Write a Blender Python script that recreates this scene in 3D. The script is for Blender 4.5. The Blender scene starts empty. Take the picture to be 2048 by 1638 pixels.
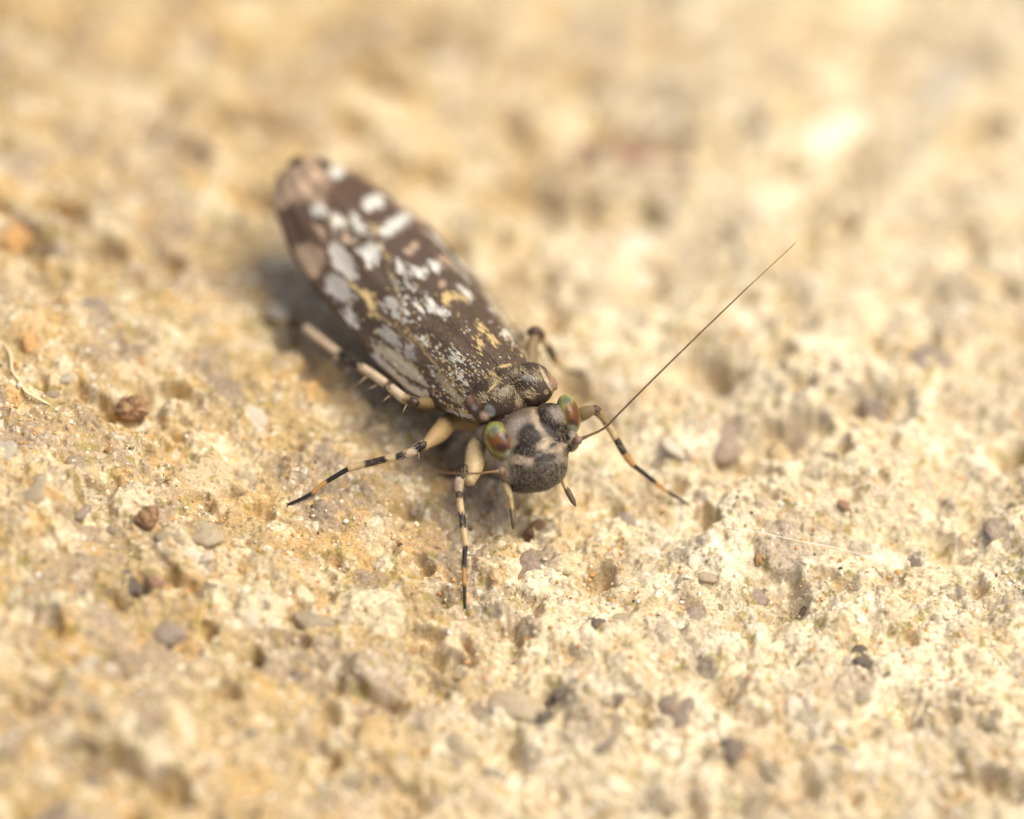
import bpy, bmesh, math
import numpy as np
from mathutils import Vector, Matrix

# ------------------------------------------------------------------ scene, camera, light
# One Blender unit is one millimetre (a real bark louse is about six millimetres long).
SC = bpy.context.scene
SC.unit_settings.system = 'METRIC'
SC.unit_settings.scale_length = 0.001
COL = SC.collection

PITCH = math.radians(50)
PXMM = 170.0                     # photograph pixels per millimetre in the plane of focus
DIST = 150.0
FW = np.array([0, math.cos(PITCH), -math.sin(PITCH)])
RT = np.array([1.0, 0, 0])
UP = np.array([0, math.sin(PITCH), math.cos(PITCH)])
CEN = UP * ((1230 - 819) / PXMM)
CAM = CEN - FW * DIST

cam_d = bpy.data.cameras.new('camera')
cam = bpy.data.objects.new('camera', cam_d)
COL.objects.link(cam)
cam.matrix_world = Matrix((( RT[0], UP[0], -FW[0], CAM[0]),
                           ( RT[1], UP[1], -FW[1], CAM[1]),
                           ( RT[2], UP[2], -FW[2], CAM[2]),
                           (0, 0, 0, 1)))
cam_d.sensor_width = 36
cam_d.lens = 36 * DIST / (2048 / PXMM)
cam_d.clip_start = 1
cam_d.clip_end = 2000
cam_d.dof.use_dof = True
cam_d.dof.focus_distance = DIST + 0.22
APERTURE = 5.0                   # radius in mm
cam_d.dof.aperture_fstop = cam_d.lens * 1e-3 / (2 * APERTURE)
SC.camera = cam

SUN_TO = Vector((0.46, 0.02, 0.95)).normalized()
SUN_EL = math.asin(SUN_TO.z)
SUN_AZ = math.atan2(SUN_TO.x, SUN_TO.y)
world = bpy.data.worlds.new('World')
SC.world = world
world.use_nodes = True
wn = world.node_tree
sky = wn.nodes.new('ShaderNodeTexSky')
sky.sky_type = 'NISHITA'
sky.sun_disc = False
sky.sun_elevation = SUN_EL
sky.sun_rotation = SUN_AZ
sky.air_density = 0.7
sky.dust_density = 5.0
sky.ozone_density = 0.4
bg = wn.nodes['Background']
bg.inputs['Strength'].default_value = 0.15
wn.links.new(sky.outputs['Color'], bg.inputs['Color'])
sun_d = bpy.data.lights.new('sun', 'SUN')
sun_d.energy = 2.5
sun_d.angle = math.radians(40)
sun_d.color = (1.0, 0.93, 0.76)
sun = bpy.data.objects.new('sun', sun_d)
COL.objects.link(sun)
sun.rotation_euler = SUN_TO.to_track_quat('Z', 'Y').to_euler()
sun.location = (8, 6, 30)
SC.view_settings.view_transform = 'Standard'
SC.view_settings.look = 'None'
SC.view_settings.gamma = 1
SC.view_settings.exposure = 0.20
SC.view_settings.use_curve_mapping = False
SC.cycles.use_denoising = True

# ------------------------------------------------------------------ pixel <-> place
def P(px, py, d=0.0):
    """point seen at a photograph pixel, d mm beyond the plane of focus"""
    X = (px - 1024) / PXMM / DIST
    Y = (819 - py) / PXMM / DIST
    return CAM + (FW + RT * X + UP * Y) * (DIST + d)

def proj(V):
    v = np.asarray(V) - CAM
    z = v @ FW
    return 1024 + PXMM * DIST * (v @ RT) / z, 819 - PXMM * DIST * (v @ UP) / z

def lin(r, g, b):
    c = np.array([r, g, b], float) / 255
    return np.where(c <= 0.04045, c / 12.92, ((c + 0.055) / 1.055) ** 2.4)

# ------------------------------------------------------------------ noise
def hsh(ix, iy, seed):
    h = (ix.astype(np.int64) * 374761393 + iy.astype(np.int64) * 668265263 + seed * 1442695041) & 0xFFFFFFFF
    h = ((h ^ (h >> 13)) * 1274126177) & 0xFFFFFFFF
    h = ((h ^ (h >> 16)) * 2246822519) & 0xFFFFFFFF
    h = h ^ (h >> 15)
    return (h & 0xFFFFFF) / float(0xFFFFFF)

def vn(x, y, seed):
    ix = np.floor(x); iy = np.floor(y)
    fx = x - ix; fy = y - iy
    fx = fx * fx * fx * (fx * (fx * 6 - 15) + 10); fy = fy * fy * fy * (fy * (fy * 6 - 15) + 10)
    a = hsh(ix, iy, seed); b = hsh(ix + 1, iy, seed); c = hsh(ix, iy + 1, seed); d = hsh(ix + 1, iy + 1, seed)
    return (a + (b - a) * fx) * (1 - fy) + (c + (d - c) * fx) * fy

def fbm(x, y, seed, octv=4, gain=0.5):
    s = 0; a = 1; t = 0
    for o in range(octv):
        cs, sn = math.cos(0.7 * o + 0.3), math.sin(0.7 * o + 0.3)
        s = s + a * vn((x * cs - y * sn) * 2 ** o + 17.3 * o, (x * sn + y * cs) * 2 ** o - 9.1 * o, seed + o * 31)
        t += a; a *= gain
    return s / t

def sstep(a, b, x):
    t = np.clip((x - a) / (b - a), 0, 1)
    return t * t * (3 - 2 * t)

def domes(x, y, cell, seed, density, rmin, rmax):
    """random rounded grains on a jittered lattice: height (in units of cell) and the grain's random number"""
    gx = x / cell; gy = y / cell
    ix = np.floor(gx); iy = np.floor(gy)
    best = np.zeros_like(gx); bid = np.zeros_like(gx)
    for dx in (-1, 0, 1):
        for dy in (-1, 0, 1):
            cx = ix + dx; cy = iy + dy
            on = hsh(cx, cy, seed) < density
            jx = cx + 0.15 + 0.7 * hsh(cx, cy, seed + 1); jy = cy + 0.15 + 0.7 * hsh(cx, cy, seed + 2)
            r = rmin + (rmax - rmin) * hsh(cx, cy, seed + 3) ** 2
            an = hsh(cx, cy, seed + 4) * 3.1416; el = 0.7 + 0.3 * hsh(cx, cy, seed + 5)
            ux = gx - jx; uy = gy - jy
            rx = (ux * np.cos(an) + uy * np.sin(an)) / r; ry = (uy * np.cos(an) - ux * np.sin(an)) / (r * el)
            q = np.abs(rx) ** 2.6 + np.abs(ry) ** 2.6
            h = np.where(on, np.sqrt(np.clip(1 - q, 0, 1)) * r * (0.8 + 0.4 * rx * (hsh(cx, cy, seed + 6) - .5)), 0)
            m = h > best
            best = np.where(m, h, best)
            bid = np.where(m, hsh(cx, cy, seed + 7) + 1e-4, bid)
    return best, bid

# hollows that read as dark holes: pixel x, pixel y, radius mm, depth mm
PITS = []
def base_height(x, y):
    m = 1.35 * sstep(0.5, -8.0, x)
    w = 0.34 * (fbm(x / 3.6 + 3.1, y / 3.6 + 8.4, 11, 2) - 0.5)
    w = w + 0.50 * (fbm(x / 1.15, y / 1.15, 23, 3) - 0.5)
    fall = np.maximum(0, y - 3.2)                    # the slab falls away behind the insect
    return m + w + 0.05 - 0.30 * fall * fall / (fall + 1.5)

def height(x, y, full=False):
    x = np.asarray(x, float); y = np.asarray(y, float)
    H = base_height(x, y)
    wx = x + 0.10 * (fbm(x / .3, y / .3, 71, 2) - .5); wy = y + 0.10 * (fbm(x / .3, y / .3, 72, 2) - .5)
    d1, i1 = domes(wx, wy, 0.62, 101, 0.33, 0.22, 0.62)
    d2, i2 = domes(wx, wy, 0.24, 202, 0.50, 0.22, 0.62)
    d3, i3 = domes(wx, wy, 0.095, 303, 0.62, 0.25, 0.60)
    H = H + 0.62 * 0.17 * d1 + 0.24 * 0.33 * d2 * (1 - .6 * np.clip(d1 * 4, 0, 1)) + 0.095 * 0.36 * d3 * (1 - .7 * np.clip(d1 * 4, 0, 1))
    H = H + .20 * (fbm(x / .42 + 2, y / .42 + 6, 47, 3, .5) - .5)
    # crumbly matrix and small cavities
    cr = fbm(x / 0.16, y / 0.16, 41, 3, 0.6)
    H = H + 0.13 * (cr - 0.5) + .035 * (fbm(x / .055, y / .055, 43, 2) - .5)
    cv = fbm(x / 0.55 + 5, y / 0.55, 57, 3)
    H = H - 0.34 * sstep(0.56, 0.84, cv) * (1 - np.clip(d1 * 3, 0, 1))
    for (qx, qy, r, dep) in PITS:
        rr = np.hypot(x - qx, y - qy) / r + 0.5 * (fbm(x / .2, y / .2, 63, 2) - .5)
        H = H - .75 * dep * sstep(1.15, 0.1, rr)
    if full:
        return H, (d1, i1), (d2, i2), (d3, i3), cr, cv
    return H

def ground_at(px, py, step=0.03):
    ds = np.arange(-6, 16, step)
    pts = np.array([P(px, py, d) for d in ds])
    g = pts[:, 2] - height(pts[:, 0], pts[:, 1])
    k = int(np.argmax(g < 0))
    q = pts[k].copy()
    q[2] = float(height(q[0:1], q[1:2])[0])
    return q

for (qx, qy, r, dep) in ((1108, 1392, .26, .42), (285, 1168, .16, .25), (1780, 800, .5, .45), (1800, 1400, .35, .45),
                         (1440, 1370, .22, .35), (1140, 1308, .12, .22), (1255, 95, .6, .4), (1290, 505, .4, .35),
                         (1590, 560, .35, .4), (70, 320, .5, .4), (1215, 60, .5, .4), (870, 50, .5, .3), (1650, 60, .5, .45),
                         (880, 1195, .16, .25), (100, 1600, .5, .35), (1600, 1560, .25, .35), (520, 1020, .18, .25), (390, 90, .4, .35)):
    q = None
    X = P(qx, qy, 0)
    t = (0.10 + 1.3 * float(sstep(0.5, -8.0, X[0])) - X[2])       # slide along the view ray to the sheet
    dd = -t / (-FW[2]) * -1
    k = (X[2] - (0.10 + 1.3 * float(sstep(0.5, -8.0, X[0])))) / -FW[2]
    Y = X + FW * k
    PITS.append((Y[0], Y[1], r, dep))

# ------------------------------------------------------------------ mesh helpers
def mesh_np(name, V, F, colors=None, smooth=True):
    me = bpy.data.meshes.new(name)
    V = np.asarray(V, np.float32); F = np.asarray(F, np.int32)
    n = F.shape[1]
    me.vertices.add(len(V)); me.vertices.foreach_set('co', V.ravel())
    me.loops.add(F.size); me.loops.foreach_set('vertex_index', F.ravel())
    me.polygons.add(len(F))
    me.polygons.foreach_set('loop_start', np.arange(0, F.size, n, dtype=np.int32))
    me.polygons.foreach_set('loop_total', np.full(len(F), n, np.int32))
    me.update(calc_edges=True)
    me.polygons.foreach_set('use_smooth', np.full(len(F), smooth, bool))
    if colors is not None:
        set_col(me, colors)
    return me

def set_col(me, colors):
    a = me.color_attributes.new('col', 'FLOAT_COLOR', 'POINT')
    c = np.ones((len(me.vertices), 4), np.float32); c[:, :3] = colors
    a.data.foreach_set('color', c.ravel())

def link(name, me, mat=None, parent=None, **props):
    o = bpy.data.objects.new(name, me)
    COL.objects.link(o)
    if mat is not None and not me.materials:
        me.materials.append(mat)
    if parent is not None:
        o.parent = parent
    for k, v in props.items():
        o[k] = v
    return o

def verts_normals(me):
    n = len(me.vertices)
    V = np.empty(n * 3, np.float32); me.vertices.foreach_get('co', V)
    N = np.empty(n * 3, np.float32); me.vertices.foreach_get('normal', N)
    return V.reshape(-1, 3).astype(float), N.reshape(-1, 3).astype(float)

def tube(pts, rad, cols, sides=10, dens=6, cap=True, flat=1.0):
    """smooth tapering tube through points; cols is a list of (fraction from, colour)"""
    pts = [np.asarray(p, float) for p in pts]
    Q = []; R = []
    n = len(pts)
    for i in range(n - 1):
        p0 = pts[max(i - 1, 0)]; p1 = pts[i]; p2 = pts[i + 1]; p3 = pts[min(i + 2, n - 1)]
        for k in range(dens):
            t = k / dens
            Q.append(0.5 * ((2 * p1) + (p2 - p0) * t + (2 * p0 - 5 * p1 + 4 * p2 - p3) * t * t + (3 * p1 - p0 - 3 * p2 + p3) * t ** 3))
            R.append(rad[i] + (rad[i + 1] - rad[i]) * (t * t * (3 - 2 * t)))
    Q.append(pts[-1]); R.append(rad[-1])
    Q = np.array(Q); R = np.array(R)
    T = np.gradient(Q, axis=0); T /= np.linalg.norm(T, axis=1)[:, None] + 1e-12
    ref = np.array([0.13, 0.2, 0.97])
    if abs(T[0] @ ref) > 0.9: ref = np.array([1, 0.1, 0])
    V = []; u = ref
    for i in range(len(Q)):
        u = u - T[i] * (u @ T[i]); u /= np.linalg.norm(u)
        w = np.cross(T[i], u)
        a = np.arange(sides) * 2 * math.pi / sides
        V.append(Q[i] + R[i] * (np.cos(a)[:, None] * u + np.sin(a)[:, None] * w * flat))
    m = len(Q)
    V = np.concatenate(V + [Q[:1] - T[:1] * R[0] * .6, Q[-1:] + T[-1:] * R[-1] * .6])
    F = []
    for i in range(m - 1):
        for k in range(sides):
            k2 = (k + 1) % sides
            a0, a1, b0, b1 = i * sides + k, i * sides + k2, (i + 1) * sides + k, (i + 1) * sides + k2
            F.append((a0, a1, b1)); F.append((a0, b1, b0))
    c0 = m * sides; c1 = c0 + 1
    for k in range(sides):
        k2 = (k + 1) % sides
        F.append((c0, k2, k)); F.append((c1, (m - 1) * sides + k, (m - 1) * sides + k2))
    L = np.concatenate([[0], np.cumsum(np.linalg.norm(np.diff(Q, axis=0), axis=1))]); L /= L[-1]
    L = np.append(np.repeat(L, sides), [0, 1])
    C = np.zeros((len(V), 3))
    for f0, c in cols:
        j = 0.012 * np.sin(np.arange(len(V)) * 2.399)
        C[L + j >= f0] = c
    C[:] *= (0.9 + 0.2 * np.random.default_rng(len(V)).random(len(V)))[:, None]
    return V, np.array(F), C

def merge(parts):
    V = []; F = []; C = []; o = 0
    for v, f, c in parts:
        V.append(v); F.append(np.asarray(f) + o); C.append(c); o += len(v)
    return np.concatenate(V), np.concatenate(F), np.concatenate(C)

def hairs(P0, D, Nn, length, rad, colr, rng, bend=0.35):
    """thin three-sided tapering hairs, one mesh"""
    n = len(P0)
    D = D / (np.linalg.norm(D, axis=1)[:, None] + 1e-9)
    S = np.cross(D, Nn); S /= np.linalg.norm(S, axis=1)[:, None] + 1e-9
    W = np.cross(S, D)
    L = np.asarray(length)[:, None]; R = np.asarray(rad)[:, None]
    segs = []
    bb = bend * (0.5 + rng.random((n, 1)))
    sd = (rng.random((n, 1)) - .5) * .5
    for t, k in ((-0.08, 1.0), (0.45, 0.85), (1.0, 0.18)):
        c = P0 + L * (t * D - bb * t * t * W * (1 if t > 0 else 0) + sd * t * t * S)
        for a in (0, 2.094, 4.189):
            segs.append(c + R * k * (math.cos(a) * S + math.sin(a) * W))
    V = np.stack(segs, 1).reshape(-1, 3)
    f = []
    for r in (0, 3):
        for k in range(3):
            k2 = (k + 1) % 3
            f += [(r + k, r + k2, r + 3 + k2), (r + k, r + 3 + k2, r + 3 + k)]
    f.append((6, 7, 8))
    F = (np.arange(n) * 9)[:, None, None] + np.array(f)[None]
    C = np.repeat(colr, 9, axis=0)
    return V, F.reshape(-1, 3), C

# ------------------------------------------------------------------ materials
def new_mat(name):
    m = bpy.data.materials.new(name); m.use_nodes = True
    return m, m.node_tree, m.node_tree.nodes['Principled BSDF']

def attr_mat(name, rough=0.5, spec=0.4, bump=0.0, bscale=60.0, coat=0.0, vary=0.15, nscale=25.0, sss=0.0, stretch=None, sheen=0.0):
    m, nt, b = new_mat(name)
    at = nt.nodes.new('ShaderNodeAttribute'); at.attribute_name = 'col'
    tc = nt.nodes.new('ShaderNodeTexCoord')
    nz = nt.nodes.new('ShaderNodeTexNoise'); nz.inputs['Scale'].default_value = nscale; nz.inputs['Detail'].default_value = 4
    nt.links.new(tc.outputs['Object'], nz.inputs['Vector'])
    mr = nt.nodes.new('ShaderNodeMapRange'); mr.inputs['From Min'].default_value = .25; mr.inputs['From Max'].default_value = .75
    mr.inputs['To Min'].default_value = 1 - vary; mr.inputs['To Max'].default_value = 1 + vary
    nt.links.new(nz.outputs['Fac'], mr.inputs['Value'])
    mx = nt.nodes.new('ShaderNodeVectorMath'); mx.operation = 'SCALE'
    nt.links.new(at.outputs['Color'], mx.inputs[0]); nt.links.new(mr.outputs['Result'], mx.inputs['Scale'])
    nt.links.new(mx.outputs['Vector'], b.inputs['Base Color'])
    b.inputs['Roughness'].default_value = rough
    b.inputs['Specular IOR Level'].default_value = spec
    b.inputs['Coat Weight'].default_value = coat
    b.inputs['Coat Roughness'].default_value = 0.08
    if sheen:
        b.inputs['Sheen Weight'].default_value = sheen
    if sss:
        b.inputs['Subsurface Weight'].default_value = sss
        b.inputs['Subsurface Radius'].default_value = (1.0, 0.7, 0.4)
        b.inputs['Subsurface Scale'].default_value = 0.06
    if bump:
        n2 = nt.nodes.new('ShaderNodeTexNoise'); n2.inputs['Scale'].default_value = bscale; n2.inputs['Detail'].default_value = 3
        nt.links.new(tc.outputs['Object'], n2.inputs['Vector'])
        bp = nt.nodes.new('ShaderNodeBump'); bp.inputs['Strength'].default_value = bump; bp.inputs['Distance'].default_value = 0.02
        nt.links.new(n2.outputs['Fac'], bp.inputs['Height'])
        nt.links.new(bp.outputs['Normal'], b.inputs['Normal'])
    return m

MAT_GROUND = attr_mat('weathered_sandy_concrete', rough=0.7, spec=0.35, bump=0.8, bscale=30, vary=0.32, nscale=26, sss=0.2)
MAT_CUT = attr_mat('insect_cuticle', rough=0.46, spec=0.3, bump=0.35, bscale=45, vary=0.2, nscale=30)
MAT_LEG = attr_mat('insect_leg', rough=0.42, spec=0.4, bump=0.2, bscale=90, vary=0.15, nscale=40, sss=0.25)
MAT_WING = attr_mat('insect_wing', rough=0.46, spec=0.35, bump=0.22, bscale=55, vary=0.14, nscale=45)
MAT_HAIR = attr_mat('pale_bristle', rough=0.4, spec=0.5, vary=0.1)
MAT_FIBRE = attr_mat('cream_fibre', rough=0.5, spec=0.3, vary=0.1)

def eye_mat():
    m = attr_mat('compound_eye', rough=0.3, spec=0.5, vary=0.12, nscale=40, coat=0.12)
    nt = m.node_tree; b = nt.nodes['Principled BSDF']
    tc = nt.nodes.new('ShaderNodeTexCoord')
    vo = nt.nodes.new('ShaderNodeTexVoronoi'); vo.inputs['Scale'].default_value = 55
    nt.links.new(tc.outputs['Object'], vo.inputs['Vector'])
    bp = nt.nodes.new('ShaderNodeBump'); bp.invert = True; bp.inputs['Strength'].default_value = .35; bp.inputs['Distance'].default_value = .012
    nt.links.new(vo.outputs['Distance'], bp.inputs['Height'])
    nt.links.new(bp.outputs['Normal'], b.inputs['Normal'])
    return m
MAT_EYE = eye_mat()

def grain_mat(name, c1, c2, rough, trans=0.0, sss=0.0, scale=6.0):
    m, nt, b = new_mat(name)
    tc = nt.nodes.new('ShaderNodeTexCoord')
    oi = nt.nodes.new('ShaderNodeObjectInfo')
    ad = nt.nodes.new('ShaderNodeVectorMath'); ad.operation = 'ADD'
    nt.links.new(tc.outputs['Object'], ad.inputs[0]); nt.links.new(oi.outputs['Location'], ad.inputs[1])
    nz = nt.nodes.new('ShaderNodeTexNoise'); nz.inputs['Scale'].default_value = scale; nz.inputs['Detail'].default_value = 6; nz.inputs['Roughness'].default_value = .65
    nt.links.new(ad.outputs['Vector'], nz.inputs['Vector'])
    cr = nt.nodes.new('ShaderNodeValToRGB')
    cr.color_ramp.elements[0].position = .36; cr.color_ramp.elements[0].color = (*c1, 1)
    cr.color_ramp.elements[1].position = .64; cr.color_ramp.elements[1].color = (*c2, 1)
    nt.links.new(nz.outputs['Fac'], cr.inputs['Fac'])
    hs = nt.nodes.new('ShaderNodeHueSaturation')
    mr = nt.nodes.new('ShaderNodeMapRange'); mr.inputs['To Min'].default_value = .75; mr.inputs['To Max'].default_value = 1.2
    nt.links.new(oi.outputs['Random'], mr.inputs['Value']); nt.links.new(mr.outputs['Result'], hs.inputs['Value'])
    nt.links.new(cr.outputs['Color'], hs.inputs['Color'])
    nt.links.new(hs.outputs['Color'], b.inputs['Base Color'])
    b.inputs['Roughness'].default_value = rough
    b.inputs['Transmission Weight'].default_value = trans
    b.inputs['IOR'].default_value = 1.5
    if sss:
        b.inputs['Subsurface Weight'].default_value = sss
        b.inputs['Subsurface Radius'].default_value = (1.0, .8, .5); b.inputs['Subsurface Scale'].default_value = .12
    bp = nt.nodes.new('ShaderNodeBump'); bp.inputs['Strength'].default_value = .5; bp.inputs['Distance'].default_value = .03
    n2 = nt.nodes.new('ShaderNodeTexNoise'); n2.inputs['Scale'].default_value = 28; n2.inputs['Detail'].default_value = 4
    nt.links.new(ad.outputs['Vector'], n2.inputs['Vector'])
    nt.links.new(n2.outputs['Fac'], bp.inputs['Height']); nt.links.new(bp.outputs['Normal'], b.inputs['Normal'])
    return m

GM = {
    'quartz': grain_mat('quartz_grain', (.46, .36, .22), (.62, .51, .34), .35, trans=.25, sss=.6),
    'grey': grain_mat('grey_brown_stone', (.22, .165, .12), (.38, .295, .215), .65),
    'white': grain_mat('chalky_white_grain', (.64, .54, .38), (.78, .68, .52), .75),
    'ochre': grain_mat('ochre_crumb', (.42, .22, .07), (.60, .38, .16), .8),
    'dark': grain_mat('dark_mineral', (.03, .024, .018), (.26, .20, .14), .55, scale=14),
    'brown': grain_mat('brown_soil', (.14, .07, .03), (.42, .25, .125), .85, scale=12),
    'red': grain_mat('reddish_brown_chip', (.24, .12, .07), (.40, .24, .15), .7),
}

# ------------------------------------------------------------------ ground
def axis(fine_lo, fine_hi, step, out, ratio=1.12):
    core = np.arange(fine_lo, fine_hi + 1e-6, step)
    def tail(s, s0):
        a = []; v = 0; st = s0
        while v < s:
            st *= ratio; v += st; a.append(v)
        return np.array(a)
    return np.concatenate([fine_lo - tail(out, step)[::-1], core, fine_hi + tail(out, step)])

def build_ground():
    xs = axis(-6.7, 6.7, 0.0175, 40)
    y1 = np.arange(-3.5, 2.6, 0.0165); y2 = np.arange(2.6, 11.0, 0.032)
    yl = axis(0, 0.001, 0.02, 30); yl = yl[yl < 0]
    yr = axis(0, 0.001, 0.035, 60); yr = yr[yr > 0.002]
    ys = np.concatenate([-3.5 + yl - 0.0, y1, y2, 11.0 + yr])
    X, Y = np.meshgrid(xs, ys)
    x = X.ravel(); y = Y.ravel()
    H, (d1, i1), (d2, i2), (d3, i3), cr, cv = height(x, y, True)
    nx, ny = len(xs), len(ys)
    V = np.stack([x, y, H], 1)
    idx = np.arange(nx * ny).reshape(ny, nx)
    F = np.stack([idx[:-1, :-1].ravel(), idx[:-1, 1:].ravel(), idx[1:, 1:].ravel(), idx[1:, :-1].ravel()], 1)
    # colours of the material itself: lime-white paste on one side, ochre dust on the other, grains of several minerals
    big = fbm(x / 2.6 + 2, y / 2.6 + 5, 301, 3)
    white = np.clip(sstep(-3.2, 3.2, x + 3.4 * (big - .5) * 2) + .0, 0, 1)
    tan = np.array([.45, .325, .165]); cream = np.array([.70, .575, .375])
    C = tan + (cream - tan) * white[:, None]
    med = fbm(x / .45, y / .45, 311, 4, .6)
    chalk = sstep(.50, .64, med)[:, None] * (.4 + .6 * white)[:, None]
    C = C * (.82 + .36 * fbm(x / 1.1 + 3, y / 1.1 + 9, 317, 3))[:, None]
    C = C + (np.array([.80, .70, .52]) - C) * chalk
    och = sstep(.55, .72, fbm(x / .6 + 4, y / .6 + 1, 331, 4, .6)) * (.9 - .45 * white)
    C = C + (np.array([.52, .345, .145]) - C) * och[:, None]
    gry = sstep(.52, .66, fbm(x / .9 + 7, y / .9 + 3, 351, 4, .55)) * (.8 - .4 * white)
    C = C + (np.array([.34, .26, .185]) - C) * gry[:, None]
    def grain(d, i, k, pal, thr=0.02):
        nonlocal C
        m = sstep(thr, thr * 3, d)[:, None] * k
        edges = np.cumsum([p[0] for p in pal]); edges = edges / edges[-1]
        c = np.zeros_like(C); prev = 0
        for e, (w, col) in zip(edges, pal):
            s = (i > prev) & (i <= e + 1e-3); c[s] = col; prev = e
        C = C + (c - C) * m
    grain(d3, i3, .55, [(30, (.70, .56, .37)), (22, (.60, .38, .15)), (16, (.80, .73, .58)), (14, (.46, .36, .25)), (7, (.30, .23, .17)), (3, (.09, .07, .05)), (3, (.34, .28, .09))])
    grain(d2, i2, .6, [(30, (.64, .51, .34)), (26, (.78, .69, .52)), (16, (.56, .35, .14)), (16, (.42, .33, .24)), (8, (.26, .20, .15)), (1.5, (.10, .07, .05))])
    grain(d1, i1, .6, [(34, (.60, .48, .32)), (24, (.74, .64, .46)), (22, (.42, .33, .245)), (12, (.27, .205, .155)), (10, (.54, .36, .17))])
    cr2 = fbm(x / .07, y / .07, 371, 3, .6)
    C *= (0.86 + .28 * cr2)[:, None]
    C = C + (C.mean(1)[:, None] * np.array([1.13, 1.0, .80]) - C) * (.25 * white)[:, None]
    spk = (fbm(x / .05, y / .05, 381, 2) > .80)
    C[spk] = C[spk] * .35 + np.array([.10, .07, .03]) * .65
    grn = sstep(.66, .76, fbm(x / .13 + 9, y / .13, 391, 3, .6))[:, None] * .7
    C = C + (np.array([.30, .24, .06]) - C) * grn
    me = mesh_np('ground', V, F, np.clip(C * np.array([.98, .975, .915]), .02, .9))
    return link('ground', me, MAT_GROUND, kind='structure', label='pale ochre and white sandy concrete surface with embedded grains')

GROUND = build_ground()

# ------------------------------------------------------------------ grains set in the ground
def ico(sub):
    bm = bmesh.new(); bmesh.ops.create_icosphere(bm, subdivisions=sub, radius=1.0)
    bm.verts.ensure_lookup_table()
    V = np.array([v.co[:] for v in bm.verts]); F = np.array([[l.index for l in f.verts] for f in bm.faces])
    bm.free()
    return V, F
ICO1, ICO2, ICO3, ICO4 = ico(1), ico(2), ico(3), ico(4)

def stone_verts(V, seed, cuts=7, rough=.10):
    r = np.random.default_rng(seed)
    D = V / np.linalg.norm(V, axis=1)[:, None]
    rad = np.ones(len(D)) * 1.0
    for _ in range(cuts):                                  # broken flat faces
        n = r.normal(size=3); n /= np.linalg.norm(n)
        k = .62 + .3 * r.random()
        c = D @ n
        rad = np.where(c > 1e-3, np.minimum(rad, k / np.maximum(c, 1e-3)), rad)
    w = np.zeros(len(D))
    for _ in range(10):
        k = r.normal(size=3) * 3.0
        w += np.sin(D @ k + r.random() * 6.28)
    rad = rad * (1 + rough * w / 4)
    return D * rad[:, None] * (np.array([1, .8, .62]) + .15 * (r.random(3) - .5))

STONES = {}
for kind in GM:
    STONES[kind] = []
    for v in range(4):
        me = mesh_np('sand_grain', stone_verts(ICO3[0], ord(kind[0]) * 10 + v, 7, .17 if kind not in ('brown', 'ochre', 'dark') else .30), ICO3[1])
        me.materials.append(GM[kind]); STONES[kind].append(me)

rng = np.random.default_rng(5)
def put_grain(q, size, kind, sink=.25, name='sand_grain', parent=GROUND, rot=None, var=None, scl=(1.1, 1.1, .72)):
    me = STONES[kind][rng.integers(4) if var is None else var]
    o = bpy.data.objects.new(name, me); COL.objects.link(o)
    o.parent = parent
    o.location = (q[0], q[1], q[2] - size * sink)
    o.rotation_euler = rot if rot is not None else (rng.normal() * .35, rng.normal() * .35, rng.random() * 6.28)
    o.scale = (size * scl[0], size * scl[1], size * scl[2])
    return o

# grains one can pick out in the photograph: pixel, radius mm, kind, sink
KNOWN = [(1042, 1128, .36, 'grey', .42), (1032, 1412, .34, 'quartz', .15), (1345, 1425, .30, 'grey', .40), (1230, 1238, .22, 'quartz', .35),
         (1590, 893, .26, 'grey', .3), (1505, 1195, .19, 'grey', .3), (1390, 1225, .14, 'grey', .3), (1232, 1400, .15, 'grey', .3),
         (1205, 1490, .14, 'grey', .3), (1440, 880, .3, 'grey', .45), (1265, 325, .44, 'red', .2), (66, 975, .20, 'quartz', .3),
         (165, 915, .26, 'quartz', .35), (335, 1100, .09, 'quartz', .1), (230, 1055, .14, 'grey', .4), (265, 1165, .16, 'dark', .25), (310, 1165, .10, 'red', .1),
         (1100, 1405, .16, 'dark', .3), (1125, 1380, .12, 'dark', .3), (1090, 1430, .11, 'dark', .3), (1195, 1250, .12, 'dark', .15),
         (1835, 1125, .16, 'grey', .3), (2005, 1060, .25, 'grey', .35), (1650, 745, .25, 'dark', .5), (1735, 1310, .18, 'dark', .3),
         (500, 960, .20, 'quartz', .35), (410, 1060, .22, 'quartz', .35), (130, 755, .10, 'white', .2), (1240, 510, .5, 'white', .4),
         (1560, 960, .22, 'dark', .35), (185, 615, .2, 'grey', .3), (105, 1630, .5, 'grey', .4), (640, 1235, .3, 'quartz', .45), (1660, 1500, .25, 'grey', .35),
         (1320, 210, .5, 'white', .4), (1880, 170, .7, 'white', .4), (1690, 300, .6, 'white', .4), (930, 1330, .2, 'quartz', .4), (345, 1250, .25, 'grey', .4),
         (1460, 1500, .2, 'grey', .3), (1690, 1015, .09, 'red', .1), (20, 460, .28, 'ochre', .4), (70, 690, .25, 'ochre', .4), (1065, 1060, .13, 'brown', .4), (90, 320, .25, 'dark', .5),
         (535, 1098, .05, 'white', 0), (1850, 720, .3, 'grey', .4), (740, 610, .2, 'brown', .4)]
n_grain = 0
for (x, y, s, k, sk) in KNOWN:
    put_grain(ground_at(x, y), s, k, sk, scl=(2.0, 1.0, .6) if x == 1265 else (1.1, 1.1, .72), rot=(0, 0, -.15) if x == 1265 else None); n_grain += 1
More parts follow.
